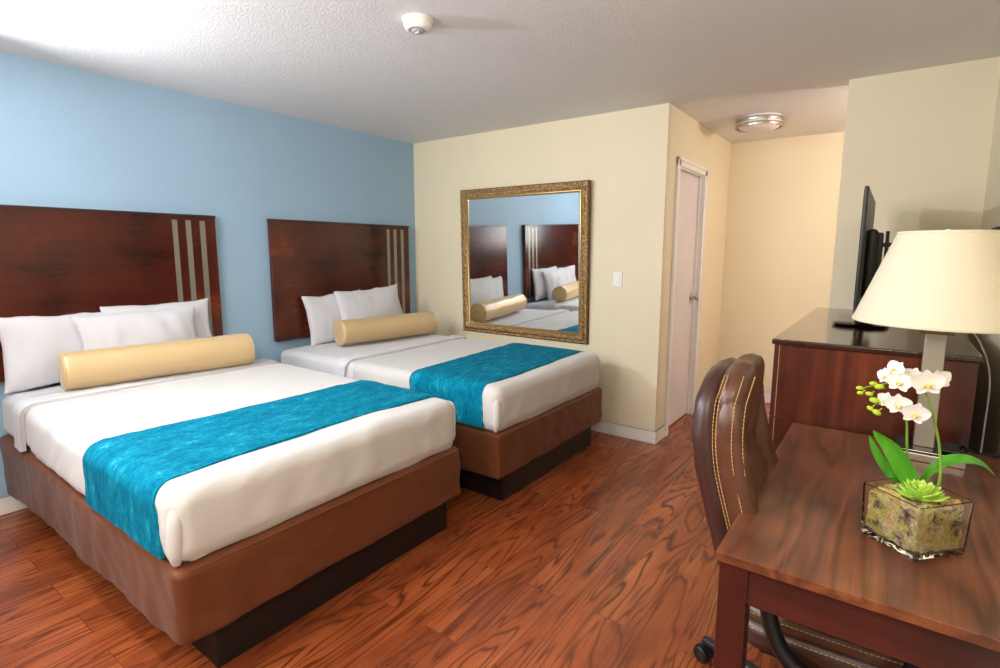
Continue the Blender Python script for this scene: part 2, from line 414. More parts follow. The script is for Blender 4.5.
struct('wall_right', box(XR, XR + 0.1, Y0 - 0.1, YR, 0, H), M['cream'])
struct('wall_back', box(0, XR, Y0 - 0.1, Y0, 0, H), M['backwall'])
# the door in the nook, closed and set back in its frame
d1 = struct('door_1', box(XC - 0.075, XC - 0.038, 0.262, 0.903, 0.008, 2.042, 0.002), M['door'])
fr = None
for y0, y1 in ((0.198, 0.262), (0.903, 0.967)):
    fr = box(XC + 0.0, XC + 0.016, y0, y1, 0, 2.112, 0.004, bm=fr); fr = box(XC + 0.014, XC + 0.022, y0 + (0.0 if y0 < .5 else 0.04), y1 - (0.04 if y0 < .5 else 0.0), 0, 2.112, 0.003, bm=fr)
fr = box(XC, XC + 0.016, 0.198, 0.967, 2.05, 2.112, 0.004, bm=fr); fr = box(XC + 0.014, XC + 0.022, 0.198, 0.967, 2.09, 2.112, 0.003, bm=fr)
obj('door_trim', fr, M['white'], d1)
jb = box(XC - 0.14, XC, 0.255, 0.262, 0, 2.05); jb = box(XC - 0.14, XC, 0.903, 0.91, 0, 2.05, bm=jb); jb = box(XC - 0.14, XC, 0.255, 0.91, 2.043, 2.05, bm=jb)
jb = box(XC - 0.036, XC - 0.022, 0.89, 0.904, 0, 2.045, bm=jb)
obj('door_jamb', jb, M['white'], d1)
kx = XC - 0.038; ky = 0.835; kz = 1.045
h = lathe([(0, 0), (0.033, 0), (0.033, 0.004), (0.026, 0.010), (0.012, 0.014), (0.011, 0.034), (0.022, 0.040), (0.028, 0.052), (0.026, 0.064), (0.014, 0.070), (0, 0.071)], 24, Matrix.Translation((kx, ky, kz)) @ Matrix.Rotation(pi / 2, 4, 'Y'))
obj('door_knob', h, M['nickel'], d1, True)
def baseboard(name, segs):
    b = None
    for s in segs: 
        b = box(*s, 0, 0.094, 0.002, 1, bm=b)
        x0, x1, y0, y1 = s; dx = x1 - x0 < y1 - y0
        b = box(x0 + (0.0 if dx else 0), x1, y0, y1, 0.09, 0.094, 0.001, 1, bm=b)
    struct(name, b, M['white'])
baseboard('baseboard_left', [(0, 0.013, Y0, -0.013)])
baseboard('baseboard_far', [(0, XC + 0.013, -0.013, 0)])
baseboard('baseboard_nook_left', [(XC, XC + 0.013, 0.0, 0.196), (XC, XC + 0.013, 0.969, YB - 0.013)])
baseboard('baseboard_nook_back', [(XC, 5.3, YB - 0.013, YB)])
baseboard('baseboard_right_front', [(XE, XR, YR - 0.013, YR)])
baseboard('baseboard_right', [(XR - 0.013, XR, Y0, YR - 0.013)])

# ------------------------------------------------------------------ the desk
XD, YD0, YD1, ZD = 3.545, -2.59, -1.452, 0.76
dk = thing('desk', 'walnut topped desk with dark mahogany legs, holding the lamp and the orchid', 'desk', (XD, YD0, 0))
obj('desk_top', box(XD, XR - 0.004, YD0, YD1, ZD - 0.024, ZD, 0.0025), M['deskwood'], dk)
lx = XD + 0.008
for x in (lx, XR - 0.07):
    for y in (YD0 + 0.006, YD1 - 0.07): obj('leg', box(x, x + 0.06, y, y + 0.06, 0, ZD - 0.024, 0.002), M['legwood'], dk)
obj('end_apron', box(lx + 0.06, XR - 0.07, YD0 + 0.012, YD0 + 0.034, ZD - 0.112, ZD - 0.024, 0.001), M['apron'], dk)
obj('end_apron', box(lx + 0.06, XR - 0.07, YD1 - 0.034, YD1 - 0.012, ZD - 0.112, ZD - 0.024, 0.001), M['apron'], dk)
obj('front_rail', box(lx + 0.01, lx + 0.028, YD0 + 0.066, YD1 - 0.07, ZD - 0.075, ZD - 0.024, 0.001), M['apron'], dk)
obj('back_panel', box(XR - 0.04, XR - 0.022, YD0 + 0.066, YD1 - 0.07, ZD - 0.35, ZD - 0.024, 0.001), M['apron'], dk)

# ------------------------------------------------------------------ the dresser
DX0, DX1, DY0, DY1, DZ = 3.452, 4.086, -1.446, 0.06, 1.086
dr = thing('dresser', 'tall dark cherry dresser with a glossy top, carrying the television', 'dresser', (DX0, DY0, 0))
obj('dresser_top', box(DX0 - 0.006, DX1, DY0, DY1, DZ - 0.022, DZ, 0.006, 3), M['dressertop'], dr)
b = box(DX0 + 0.022, DX1 - 0.01, DY0 + 0.014, DY1 - 0.01, 0.07, DZ - 0.022, 0.002)
obj('body', b, M['dresserwood'], dr)
obj('corner_post', box(DX0 + 0.004, DX0 + 0.0225, DY0 + 0.012, DY0 + 0.034, 0.0, DZ - 0.022, 0.001), M['legwood'], dr)
obj('corner_post', box(DX0 + 0.004, DX0 + 0.0225, DY1 - 0.034, DY1 - 0.012, 0.0, DZ - 0.022, 0.001), M['legwood'], dr)
obj('edge_inlay', box(DX0 + 0.0215, DX0 + 0.0235, DY0 + 0.0122, DY0 + 0.0145, 0.0, DZ - 0.022), M['thread'], dr, label='thin pale line along the front edge')
obj('side_moulding', box(DX0 + 0.004, DX0 + 0.05, DY0 + 0.011, DY0 + 0.0145, 0.762, 0.768), M['legwood'], dr)
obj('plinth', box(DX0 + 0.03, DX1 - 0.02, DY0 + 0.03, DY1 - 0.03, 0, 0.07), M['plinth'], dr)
for r_ in range(4):
    for c_ in range(2):
        y0 = DY0 + 0.04 + c_ * 0.715; z0 = 0.085 + r_ * 0.245
        dd = obj('drawer', box(DX0 + 0.004, DX0 + 0.022, y0, y0 + 0.70, z0, z0 + 0.235, 0.003), M['dresserwood'], dr)
        for q in (0.18, 0.52): obj('knob', lathe([(0, 0), (0.006, 0), (0.006, 0.012), (0.014, 0.018), (0.013, 0.024), (0, 0.026)], 16, Matrix.Translation((DX0 + 0.004, y0 + q, z0 + 0.12)) @ Matrix.Rotation(-pi / 2, 4, 'Y')), M['nickel'], dd, True)

# ------------------------------------------------------------------ the television
TX, TY0, TY1, TZ0, TZ1 = 3.698, -1.04, -0.12, 1.165, 1.705
tv = thing('television', 'flat black television on the dresser, turned towards the beds', 'television', (3.70, -0.62, DZ))
obj('screen_panel', box(TX - 0.008, TX + 0.008, TY0, TY1, TZ0, TZ1, 0.005, 3), M['blackpl'], tv)
obj('screen', box(TX - 0.0095, TX - 0.0075, TY0 + 0.015, TY1 - 0.015, TZ0 + 0.03, TZ1 - 0.015), M['blackgl'], tv)
b = softbox(TX + 0.006, TX + 0.050, TY0 + 0.24, TY1 - 0.14, TZ0 + 0.05, TZ1 - 0.17, 0.02, 0.06)
obj('back_housing', b, M['tvback'], tv, True)
b = box(TX + 0.05, TX + 0.066, -0.72, -0.44, 1.30, 1.52, 0.003); b = box(TX + 0.066, XR - 0.02, -0.60, -0.565, 1.455, 1.475, 0.003, bm=b); b = box(TX + 0.075, TX + 0.09, -0.605, -0.56, 1.39, 1.53, 0.003, bm=b); b = box(XR - 0.022, XR - 0.002, -0.66, -0.50, 1.36, 1.54, 0.003, bm=b)
obj('wall_mount_arm', b, M['tvback'], tv)
b = tube([(TX + 0.003, -0.62, 1.10), (TX + 0.003, -0.62, 1.20)], 0.022, 14, 2, flat=2.2, smooth=False)
obj('stand_neck', b, M['blackgl'], tv, True)
b = pad(0.23, 0.46, 0.022, 5, 4, 16); xf(b, Matrix.Translation((3.708, -0.64, DZ + 0.0115)))
obj('stand_base', b, M['blackgl'], tv, True)

# ------------------------------------------------------------------ table lamp with a big cream shade
LX, LY = 3.946, -1.575
lp = thing('table_lamp', 'table lamp with a wide cream shade on a square metal column, on the desk', 'lamp', (LX, LY, ZD))
obj('base', box(LX - 0.075, LX + 0.105, LY - 0.085, LY + 0.075, ZD, ZD + 0.026, 0.003), M['lampmetal'], lp)
b = box(LX - 0.079, LX + 0.109, LY - 0.079, LY + 0.079, ZD + 0.026, ZD + 0.034, 0.003)
obj('base_top', b, M['blackgl'], lp, label='black slab on top of the lamp base')
obj('outlet_block', box(LX + 0.038, LX + 0.092, LY - 0.055, LY + 0.035, ZD + 0.034, ZD + 0.046, 0.006, 3), M['blackpl'], lp)
obj('pole', box(LX - 0.027, LX + 0.027, LY - 0.027, LY + 0.027, ZD + 0.034, 1.172, 0.002), M['lampmetal'], lp)
obj('neck_plate', box(LX - 0.045, LX + 0.045, LY - 0.045, LY + 0.045, 1.172, 1.182, 0.002), M['bronze'], lp)
b = cyl((LX, LY, 1.182), (LX, LY, 1.23), 0.014, 16); b = merge(b, cyl((LX, LY, 1.23), (LX, LY, 1.285), 0.019, 16, bev=0.003))
obj('socket', b, M['bronze'], lp, True)
obj('bulb', lathe([(0, 0), (0.013, 0), (0.014, 0.02), (0.029, 0.055), (0.03, 0.075), (0.02, 0.098), (0, 0.106)], 20, Matrix.Translation((LX, LY, 1.283))), M['diff'], lp, True)
SR0, SR1, SZ0, SZ1 = 0.205, 0.128, 1.205, 1.495
SR0 = 0.233
th = 0.0025
cone = lambda z: SR0 + (SR1 - SR0) * (z - SZ0) / (SZ1 - SZ0)
pr = [(cone(SZ0 + (SZ1 - SZ0) * k / 12), SZ0 + (SZ1 - SZ0) * k / 12) for k in range(13)] + [(cone(SZ0 + (SZ1 - SZ0) * k / 12) - th, SZ0 + (SZ1 - SZ0) * k / 12) for k in range(12, -1, -1)]
b = lathe(pr, 72, Matrix.Translation((LX, LY, 0)), closed=True)
sh = obj('lamp_shade', b, M['shade'], lp, True)
for z_ in (SZ0 + 0.004, SZ1 - 0.004):
    obj('shade_rim', lathe([(cone(z_) + 0.0025 * cos(a) - 0.001, z_ + 0.0055 * sin(a)) for a in [q * pi / 4 for q in range(8)]], 72, Matrix.Translation((LX, LY, 0)), closed=True), M['shade'], sh, True)
hp = None
for s in (-1, 1): hp = merge(hp, tube([(LX, LY + s * 0.018, 1.235), (LX, LY + s * 0.055, 1.29), (LX, LY + s * 0.05, 1.40), (LX, LY + s * 0.012, 1.478), (LX, LY, 1.483)], 0.002, 6))
for a in range(3):
    hp = merge(hp, tube([(LX, LY, 1.485), (LX + cos(a * 2.094) * (SR1 - 0.002), LY + sin(a * 2.094) * (SR1 - 0.002), 1.485)], 0.002, 6, 1, smooth=False))
obj('harp', hp, M['bronze'], lp, True)
obj('finial', lathe([(0, 0), (0.006, 0), (0.005, 0.006), (0.010, 0.012), (0.011, 0.019), (0.006, 0.026), (0, 0.028)], 16, Matrix.Translation((LX, LY, 1.483))), M['nickel'], lp, True)
cd = tube([(LX + 0.012, LY + 0.025, 1.195), (LX + 0.04, LY + 0.12, 1.215), (4.02, -1.33, 1.20), (4.065, -1.30, 1.15), (4.105, -1.29, 1.07), (4.128, -1.27, 0.97), (4.133, -1.24, 0.80), (4.133, -1.22, 0.40), (4.133, -1.20, 0.12)], 0.003, 8)
obj('cord', cd, M['plast'], lp, True, label='pale cord hanging from the socket')
cb = tube([(4.045, -1.53, ZD + 0.042), (4.085, -1.49, 0.772), (4.14, -1.475, 0.766), (4.155, -1.44, 0.74), (4.15, -1.42, 0.5)], 0.0035, 8)
obj('power_cord', cb, M['blackpl'], lp, True, label='black cord leaving the base at the back')

# ------------------------------------------------------------------ glass vase, moss, orchid, succulent
VC = Vector((3.903, -2.288, ZD)); VA = radians(-50)
vang = math.atan2(-2.273 + 2.378, 4.001 - 3.911)
VS = 0.135
Rm = Matrix.Translation(VC) @ Matrix.Rotation(vang, 4, 'Z') @ Matrix.Diagonal((1.08, 1.02, 1.06, 1))
def ring_box(h0, h1, s, flare):
    return [(sx * (s / 2 + flare * z), sy * (s / 2 + flare * z) * 0.92) for sx, sy in ((-1, -1), (1, -1), (1, 1), (-1, 1)) for z in (0,)]
vs = bmesh.new()
def sq(bm, s, z, cr=0.006):
    out = []
    for k, (sx, sy) in enumerate(((1, 1), (-1, 1), (-1, -1), (1, -1))):
        for j in range(4):
            a = k * pi / 2 + j * pi / 6
            out.append(bm.verts.new((sx * (s - cr) + cr * cos(a), (sy * (s - cr) + cr * sin(a)), z)))
    return out
R_ = [sq(vs, 0.0655, 0.001), sq(vs, 0.067, 0.006), sq(vs, 0.0705, 0.118), sq(vs, 0.070, 0.120), sq(vs, 0.0672, 0.120), sq(vs, 0.0665, 0.118, 0.004), sq(vs, 0.0625, 0.016, 0.004), sq(vs, 0.060, 0.013, 0.004)]
for A, B_ in zip(R_, R_[1:]):
    for i in range(16): vs.faces.new((A[i], A[(i + 1) % 16], B_[(i + 1) % 16], B_[i]))
vs.faces.new(R_[0][::-1]); vs.faces.new(R_[-1])
xf(vs, Rm)
tag(obj('glass_vase', vs, M['glass'], None, False, VC), 'square clear glass vase filled with moss on the walnut desk', 'vase')
random.seed(4)
ms = softbox(-0.0595, 0.0595, -0.0595, 0.0595, 0.0155, 0.112, 0.010, 0.006, lambda p, n: n * (0.006 * (nz(p, (70, 70, 70)) - 0.35) + 0.003 * nz(p, (160, 160, 160), 2)) + Vector((0, 0, (0.008 * nz(p, (30, 30, 1), 3)) if p.z > 0.10 else 0)))
xf(ms, Rm)
tag(obj('moss', ms, M['moss'], None, False, VC + Vector((0, 0, 0.0155))), 'green and brown preserved moss and bark packed in the glass vase', 'moss', kind='stuff')

def leaf(pts, wid, fold=0.25, n=20, wdir=Vector((1, 0, 0)), mat=None, cross=8, thick=0.0016):
    P = catmull(pts, 8); b = bmesh.new(); rows = []; rows2 = []
    for i, p in enumerate(P):
        t = i / (len(P) - 1); tan = (P[min(i + 1, len(P) - 1)] - P[max(i - 1, 0)]).normalized()
        sd = (wdir - tan * wdir.dot(tan)).normalized(); up = sd.cross(tan).normalized()
        wv = wid * (max(0.0, sin(pi * (0.10 + 0.90 * t) ** 1.1)) ** 0.7) + 0.0003
        r = []; r2 = []
        for j in range(cross + 1):
            u = j / cross * 2 - 1
            q = p + sd * (u * wv) + up * (fold * wv * abs(u) ** 1.3)
            r.append(b.verts.new(q)); r2.append(b.verts.new(q - up * thick * (1.02 - u * u)))
        rows.append(r); rows2.append(r2)
    for A, B_ in zip(rows, rows[1:]):
        for j in range(cross): b.faces.new((A[j], A[j + 1], B_[j + 1], B_[j]))
    for A, B_ in zip(rows2, rows2[1:]):
        for j in range(cross): b.faces.new((A[j], B_[j], B_[j + 1], A[j + 1]))
    for A, B_, C_, D_ in zip(rows, rows[1:], rows2, rows2[1:]):
        b.faces.new((A[0], B_[0], D_[0], C_[0])); b.faces.new((A[-1], C_[-1], D_[-1], B_[-1]))
    b.faces.new(rows[0] + rows2[0][::-1]); b.faces.new(rows[-1][::-1] + rows2[-1])
    return b
oc = thing('orchid', 'white moth orchid with two arching sprays, planted in the glass vase', 'orchid', (3.905, -2.25, ZD + 0.11))
s1 = [(3.935, -2.235, 0.86), (3.944, -2.25, 0.912), (3.937, -2.25, 0.984), (3.924, -2.25, 1.041), (3.903, -2.25, 1.105), (3.879, -2.255, 1.134), (3.850, -2.262, 1.135), (3.818, -2.268, 1.122), (3.790, -2.27, 1.112), (3.777, -2.27, 1.104)]
s2 = [(3.886, -2.225, 0.86), (3.886, -2.225, 0.90), (3.878, -2.225, 0.976), (3.873, -2.225, 1.03), (3.864, -2.235, 1.056), (3.842, -2.25, 1.068), (3.822, -2.265, 1.072), (3.810, -2.27, 1.075)]
obj('stem', tube(s1, lambda t: 0.0032 - 0.0018 * t, 8), M['stem'], oc, True)
obj('stem', tube(s2, lambda t: 0.0030 - 0.0016 * t, 8), M['stem'], oc, True)
obj('leaf', leaf([(3.905, -2.245, 0.872), (3.888, -2.245, 0.905), (3.853, -2.25, 0.965), (3.81, -2.255, 1.004)], 0.0235, 0.3, wdir=Vector((0.75, -0.35, 0.45))), M['leaf'], oc, True)
obj('leaf', leaf([(3.900, -2.225, 0.868), (3.866, -2.225, 0.885), (3.828, -2.225, 0.935), (3.803, -2.225, 0.982)], 0.014, 0.35, wdir=Vector((0.7, -0.5, 0.4))), M['leaf'], oc, True)
obj('leaf', leaf([(3.905, -2.24, 0.872), (3.925, -2.235, 0.915), (3.948, -2.23, 0.945), (3.978, -2.225, 0.960), (4.012, -2.222, 0.958), (4.040, -2.22, 0.938)], 0.0165, 0.28, wdir=Vector((0.25, -0.85, -0.35))), M['leaf'], oc, True)
CAMDIR = Vector((-0.05, -0.93, 0.25)).normalized()
def petal(ang, ln, wd, cup):
    """petal in the local xz plane (flower faces local -y)"""
    b = bmesh.new(); n, c = 9, 6; rows = []
    for i in range(n + 1):
        t = i / n; wv = wd * (sin(pi * min(1, 0.06 + 0.92 * t ** 0.85))) ** 0.75
        rows.append([b.verts.new(((j / c * 2 - 1) * wv, -cup * (t * t) * ln * 0.6 + 0.25 * wv * abs(j / c * 2 - 1) ** 2 * (-0.6), t * ln)) for j in range(c + 1)])
    for A, B_ in zip(rows, rows[1:]):
        for j in range(c): b.faces.new((A[j], A[j + 1], B_[j + 1], B_[j]))
    ex = bmesh.ops.extrude_face_region(b, geom=b.faces[:])
    for v in ex['geom']:
        if isinstance(v, bmesh.types.BMVert): v.co.y += 0.0007
    return xf(b, Matrix.Rotation(ang, 4, 'Y'))
def flower(c, s, yaw, pitch, roll=0):
    m = Matrix.Translation(c) @ Matrix.Rotation(yaw, 4, 'Z') @ Matrix.Rotation(pitch, 4, 'X') @ Matrix.Rotation(roll, 4, 'Y')
    pb = None
    for a, l, wd, cp in ((0, 1.0, 0.36, 0.15), (radians(68), 1.05, 0.62, 0.25), (radians(-68), 1.05, 0.62, 0.25), (radians(140), 0.95, 0.36, 0.2), (radians(-140), 0.95, 0.36, 0.2)):
        p = petal(a, l * s, wd * s, cp)
        if abs(abs(a) - radians(68)) < 0.01: bmesh.ops.translate(p, vec=(0, -0.05 * s, 0), verts=p.verts)
        pb = merge(pb, p)
    fl = obj('flower', xf(pb, m), M['petal'], oc, True)
    lb = sphere((0, -0.16 * s, -0.12 * s), 0.17 * s, (1.0, 1.0, 0.8), 10)
    for sg in (-1, 1): lb = merge(lb, sphere((sg * 0.15 * s, -0.22 * s, -0.08 * s), 0.11 * s, (0.7, 1, 1.3), 8))
    lb = merge(lb, sphere((0, -0.26 * s, -0.26 * s), 0.12 * s, (0.8, 1.0, 1.4), 8))
    obj('flower_lip', xf(lb, m), M['lip'], fl, True)
for c, s, yw, pt, rl in [
    ((3.840, -2.275, 1.163), 0.019, -0.5, -0.5, 0.5), ((3.822, -2.268, 1.143), 0.018, -0.9, -0.1, -0.2), ((3.850, -2.285, 1.137), 0.024, -0.15, 0.05, 0.1),
    ((3.872, -2.272, 1.146), 0.023, 0.1, -0.2, 0.3), ((3.899, -2.288, 1.142), 0.029, 0.2, 0.1, -0.15), ((3.921, -2.262, 1.146), 0.023, 0.6, 0.0, -0.4),
    ((3.830, -2.272, 1.086), 0.019, -0.6, 0.0, 0.15), ((3.853, -2.283, 1.083), 0.024, -0.1, 0.1, -0.1), ((3.884, -2.285, 1.068), 0.025, 0.15, 0.15, 0.2)]:
    flower(Vector(c), s * 1.10, yw, pt, rl)
for c, sz in [((3.775, -2.27, 1.107), 0.0062), ((3.777, -2.272, 1.096), 0.0055), ((3.795, -2.275, 1.097), 0.0066), ((3.801, -2.27, 1.122), 0.0068), ((3.813, -2.278, 1.118), 0.008), ((3.806, -2.27, 1.082), 0.0085), ((3.800, -2.27, 1.061), 0.0066), ((3.813, -2.272, 1.054), 0.0078)]:
    q = Vector((-0.8, 0, 0.2 + random.uniform(-.4, .4))).to_track_quat('Z', 'Y')
    bb = sphere(c, sz, (0.85, 0.85, 1.25), 10, q)
    tgt = Vector((c[0] + 0.010, c[1] + 0.002, c[2] + (0.007 if c[2] < 1.1 and c[2] > 1.09 else (0.012 if c[2] < 1.07 else -0.004))))
    bb = merge(bb, tube([c, tgt], 0.0011, 6, 1, smooth=False))
    obj('bud', bb, M['bud'], oc, True)

sc_ = thing('succulent', 'lime green rosette succulent sitting on the moss in the vase', 'succulent', (3.912, -2.30, ZD + 0.105))
rs = Vector((3.912, -2.300, ZD + 0.108))
for ringi, (n_, ln, tilt, wd, z_) in enumerate(((10, 0.056, 18, 0.0145, 0.004), (9, 0.050, 36, 0.0135, 0.008), (8, 0.042, 52, 0.012, 0.012), (6, 0.033, 68, 0.0095, 0.014), (4, 0.024, 82, 0.007, 0.015))):
    for k in range(n_):
        a = 2 * pi * k / n_ + ringi * 0.37
        d = Vector((cos(a), sin(a), 0)); tl = radians(tilt + random.uniform(-5, 5)); b = bmesh.new()
        bmesh.ops.create_uvsphere(b, u_segments=8, v_segments=8, radius=1)
        for v in b.verts:
            x, y, z = v.co; t = (x + 1) / 2
            wv = wd * (0.55 + 0.8 * t) * (1 - t ** 3 * 0.75); v.co = Vector((t * ln, y * wv, z * 0.0045 * (1 - 0.5 * t) + 0.004 * t * t))
        xf(b, Matrix.Translation(rs + Vector((0, 0, z_))) @ Matrix.Rotation(a, 4, 'Z') @ Matrix.Rotation(-tl, 4, 'Y'))
        obj('succulent_leaf', b, M['succ'], sc_, True)

# ------------------------------------------------------------------ headboards
def headboard(y0, y1, label):
    z0, z1 = 0.735, 1.652
    t = thing('headboard', label, 'headboard', (0.0, (y0 + y1) / 2, z0), 0, 'headboards on the blue wall')
    obj('panel', box(0.012, 0.05, y0, y1, z0, z1, 0.004, 2), M['hbwood'], t)
    e = box(0.0505, 0.0525, y0, y1, z1 - 0.022, z1 - 0.019); 
    obj('top_edging', box(0.010, 0.056, y0 - 0.003, y1 + 0.003, z1 - 0.008, z1 + 0.008, 0.003), M['hbedge'], t); e.free()
    obj('wall_cleat', box(0.002, 0.012, y0 + 0.1, y1 - 0.1, z1 - 0.3, z1 - 0.2), M['hbedge'], t)
    for a, c in ((0.274, 0.243), (0.192, 0.159), (0.104, 0.070)):
        obj('inlay_strip', box(0.0495, 0.0515, y1 - a, y1 - c, z0 + 0.005, z1 - 0.03), M['stripe'], t, label='silvery vertical inlay strip')
headboard(-3.345, -1.941, 'dark cherry headboard behind the nearer bed, cut off by the left of the photo')
headboard(-1.5435, -0.135, 'dark cherry headboard behind the farther bed, beside the cream wall')

# ------------------------------------------------------------------ beds
ZT = 0.698
def bed(y0, y1, xf_, hem_near, hem_far, seed, label, sag, run, hb, hl):
    t = thing('bed', label, 'bed', ((xf_) / 2, (y0 + y1) / 2, 0), 0, 'double beds against the blue wall')
    px = xf_ - 0.06
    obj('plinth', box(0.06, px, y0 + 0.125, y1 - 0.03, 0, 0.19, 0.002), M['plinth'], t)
    def dsk(p, n):
        d = Vector((0, 0, 0)); low = max(0, (0.46 - p.z) / 0.27)
        k = 0.010 * nz(p, (2.2, 2.2, 1.2), seed) + 0.016 * low * nz(p, (7, 7, 1.5), seed + 1) + 0.007 * nz((p.x + p.z * 0.8, p.y + p.z * 0.8, 0), (16, 16, 1), seed + 3)
        d += Vector((n.x, n.y, 0)) * k
        if p.z < 0.30 and n.y < 0.5 and abs(n.z) < 0.8 and p.y < (y0 + y1) / 2 :
            d.z -= sag * (0.5 + 0.5 * nz((p.x, 0, 0), (2.3, 1, 1), seed + 9)) * max(0, 1 - p.x / xf_) ** 0.6
        d.z += 0.006 * nz(p, (3, 3, 1), seed + 4) * low
        return d
    b = softbox(0.02, xf_ + 0.012, y0 - 0.008, y1 + 0.006, 0.186, 0.448, 0.028, 0.022, dsk)
    bs = obj('bed_skirt', b, M['skirt'], t, True)
    obj('skirt_piping', tube([(xf_ + 0.010, y0 + 0.03, 0.434), (xf_ + 0.014, (y0 + y1) / 2, 0.434), (xf_ + 0.010, y1 - 0.03, 0.434)], 0.0045, 6, 8), M['skirt'], bs, True)
    def dm(p, n):
        return n * (0.006 * nz(p, (3, 3, 3), seed) + 0.0035 * nz((p.x * 1.0, p.y, p.z), (14, 9, 9), seed + 2) + 0.0025 * nz(p, (20, 30, 6), seed + 5)) + Vector((0, 0, -0.012 * max(0, 1 - p.x / 0.25) if p.z > 0.6 else 0))
    b = softbox(0.055, xf_ - 0.02, y0 + 0.012, y1 - 0.012, 0.452, ZT - 0.012, 0.055, 0.035, dm)
    obj('mattress', b, M['sheet'], t, True)
    # bedspread: slightly larger shell from the hem to the foot
    def dc(p, n):
        yy = (p.y - y0) / (y1 - y0)
        w_ = 0.007 * nz(p, (2.4, 2.4, 3), seed + 11) + 0.0040 * nz((p.x + 0.6 * p.y, p.y, p.z), (13, 4, 5), seed + 12)
        side = 1 - abs(n.z)
        w_ += side * (0.006 * nz((p.x + p.y * 1.0, p.z * 0.3, 0), (11, 11, 1), seed + 13) + 0.004 * nz((p.x + p.y - p.z * 1.2, p.z, 0), (26, 7, 1), seed + 14))
        d = n * w_
        if p.x < hem_near + 0.001 + 0.2:
            f = 1 - (p.x - hem_near) / 0.2; f = min(1, max(0, f))
            d.x += f * ((hem_far - hem_near) * min(1, max(0, yy)) + 0.012 * nz((0, p.y, p.z), (1, 5, 5), seed))
        if p.z < 0.47: d.z += 0.010 * nz((p.x, p.y, 0), (4, 4, 1), seed + 20) + 0.012 * max(0, (p.x - xf_ + 0.3) / 0.3) * -1
        return d
    b = softbox(hem_near, xf_ + 0.004, y0 - 0.006, y1 + 0.004, 0.445, ZT, 0.062, 0.024, dc, cut=lambda c: c.z < 0.446 and False)
    cv = obj('bedspread', b, M['cover'], t, True)
    # turned-back band of sheet with a seam, and the ruffled edge on the near side
    def ys(p): return p
    def band_pt(x, s, off):
        """path over the bed: s from 0 (near bottom) to 1 (far bottom)"""
        r = 0.062; zb = 0.46; L1 = ZT - r - zb; La = r * pi / 2; Lt = (y1 - y0) - 2 * r; tot = 2 * L1 + 2 * La + Lt; d = s * tot
        ya, yb = y0 - 0.006, y1 + 0.004
        if d < L1: return Vector((x, ya - off, zb + d))
        d -= L1
        if d < La: a = d / r; return Vector((x, ya + r - (r + off) * cos(a), ZT - r + (r + off) * sin(a)))
        d -= La
        if d < Lt: return Vector((x, ya + r + d * ((yb - ya - 2 * r) / Lt), ZT + off))
        d -= Lt
        if d < La: a = d / r; return Vector((x, yb - r + (r + off) * sin(a), ZT - r + (r + off) * cos(a)))
        d -= La; return Vector((x, yb + off, ZT - r - d))
    def strip(xa, xb, off, thick, sn, seed2, s0=0.0, s1=1.0, wob=0.004, xwob=0.006, nx=14, ns=110, rag=0.0):
        bm = bmesh.new(); T = []; Bt = []
        for i in range(nx + 1):
            r1 = []; r2 = []
            for j in range(ns + 1):
                s = s0 + (s1 - s0) * j / ns; fx = i / nx
                A = xa(s) if callable(xa) else xa; Bx = xb(s) if callable(xb) else xb
                x = A + (Bx - A) * fx + xwob * noise.noise(Vector((s * 9, seed2 + fx * 2, 0)))
                edge = 0.35 + 0.65 * (1 - abs(fx * 2 - 1) ** 8)
                ww = wob * noise.noise(Vector((x * 9, s * 30, seed2))) + wob * 0.5 * noise.noise(Vector((x * 24, s * 60, seed2 + 3)))
                p = band_pt(x, s, off * edge + max(-off * 0.4, ww)); q = band_pt(x, s, -0.016)
                if s < 0.03: p.z += rag * noise.noise(Vector((x * 6, seed2, 1)))
                r1.append(bm.verts.new(p)); r2.append(bm.verts.new(q))
            T.append(r1); Bt.append(r2)
        for i in range(nx):
            for j in range(ns):
                bm.faces.new((T[i][j], T[i + 1][j], T[i + 1][j + 1], T[i][j + 1])); bm.faces.new((Bt[i][j], Bt[i][j + 1], Bt[i + 1][j + 1], Bt[i + 1][j]))
        for j in range(ns):
            bm.faces.new((T[0][j], T[0][j + 1], Bt[0][j + 1], Bt[0][j])); bm.faces.new((T[nx][j], Bt[nx][j], Bt[nx][j + 1], T[nx][j + 1]))
        for i in range(nx):
            bm.faces.new((T[i][0], Bt[i][0], Bt[i + 1][0], T[i + 1][0])); bm.faces.new((T[i][ns], T[i + 1][ns], Bt[i + 1][ns], Bt[i][ns]))
        return bm
    hx = lambda s: hem_near - 0.02 + (hem_far - hem_near) * s - 0.06 * max(0, 0.16 - s) / 0.16
    b = strip(lambda s: hx(s) - 0.13, hx, 0.006, 0.01, 0, seed + 31, 0.0, 1.0, 0.006, 0.012, 12)
    fold = obj('sheet_fold', b, M['sheet'], t, True)
    pts = [band_pt(hx(s / 40) + 0.004 + 0.004 * noise.noise(Vector((s * 0.4, seed, 2))), s / 40, 0.0045) for s in range(1, 40)]
    obj('fold_seam', tube(pts, 0.0017, 6, 2), M['seam'], fold, True)
    # the corner tuck at the foot
    cx = xf_ + 0.002
    if True:
        pts = [(cx - 0.030, y0 + 0.022, 0.640), (cx - 0.020, y0 + 0.014, 0.60), (cx - 0.018, y0 + 0.010, 0.54), (cx - 0.020, y0 + 0.008, 0.49), (cx - 0.026, y0 + 0.012, 0.458)]
        obj('corner_tuck', tube(pts, lambda q: 0.010 + 0.014 * sin(pi * min(1, 0.15 + q * 0.8)), 12, 8, flat=0.9), M['cover'], cv, True)
    # the runner lies on the bed: its own thing
    ra, rb = run
    b = strip(ra, rb, 0.006, 0.005, 0, seed + 51, 0.004, 0.996, 0.003, 0.008, 22, 130, 0.012)
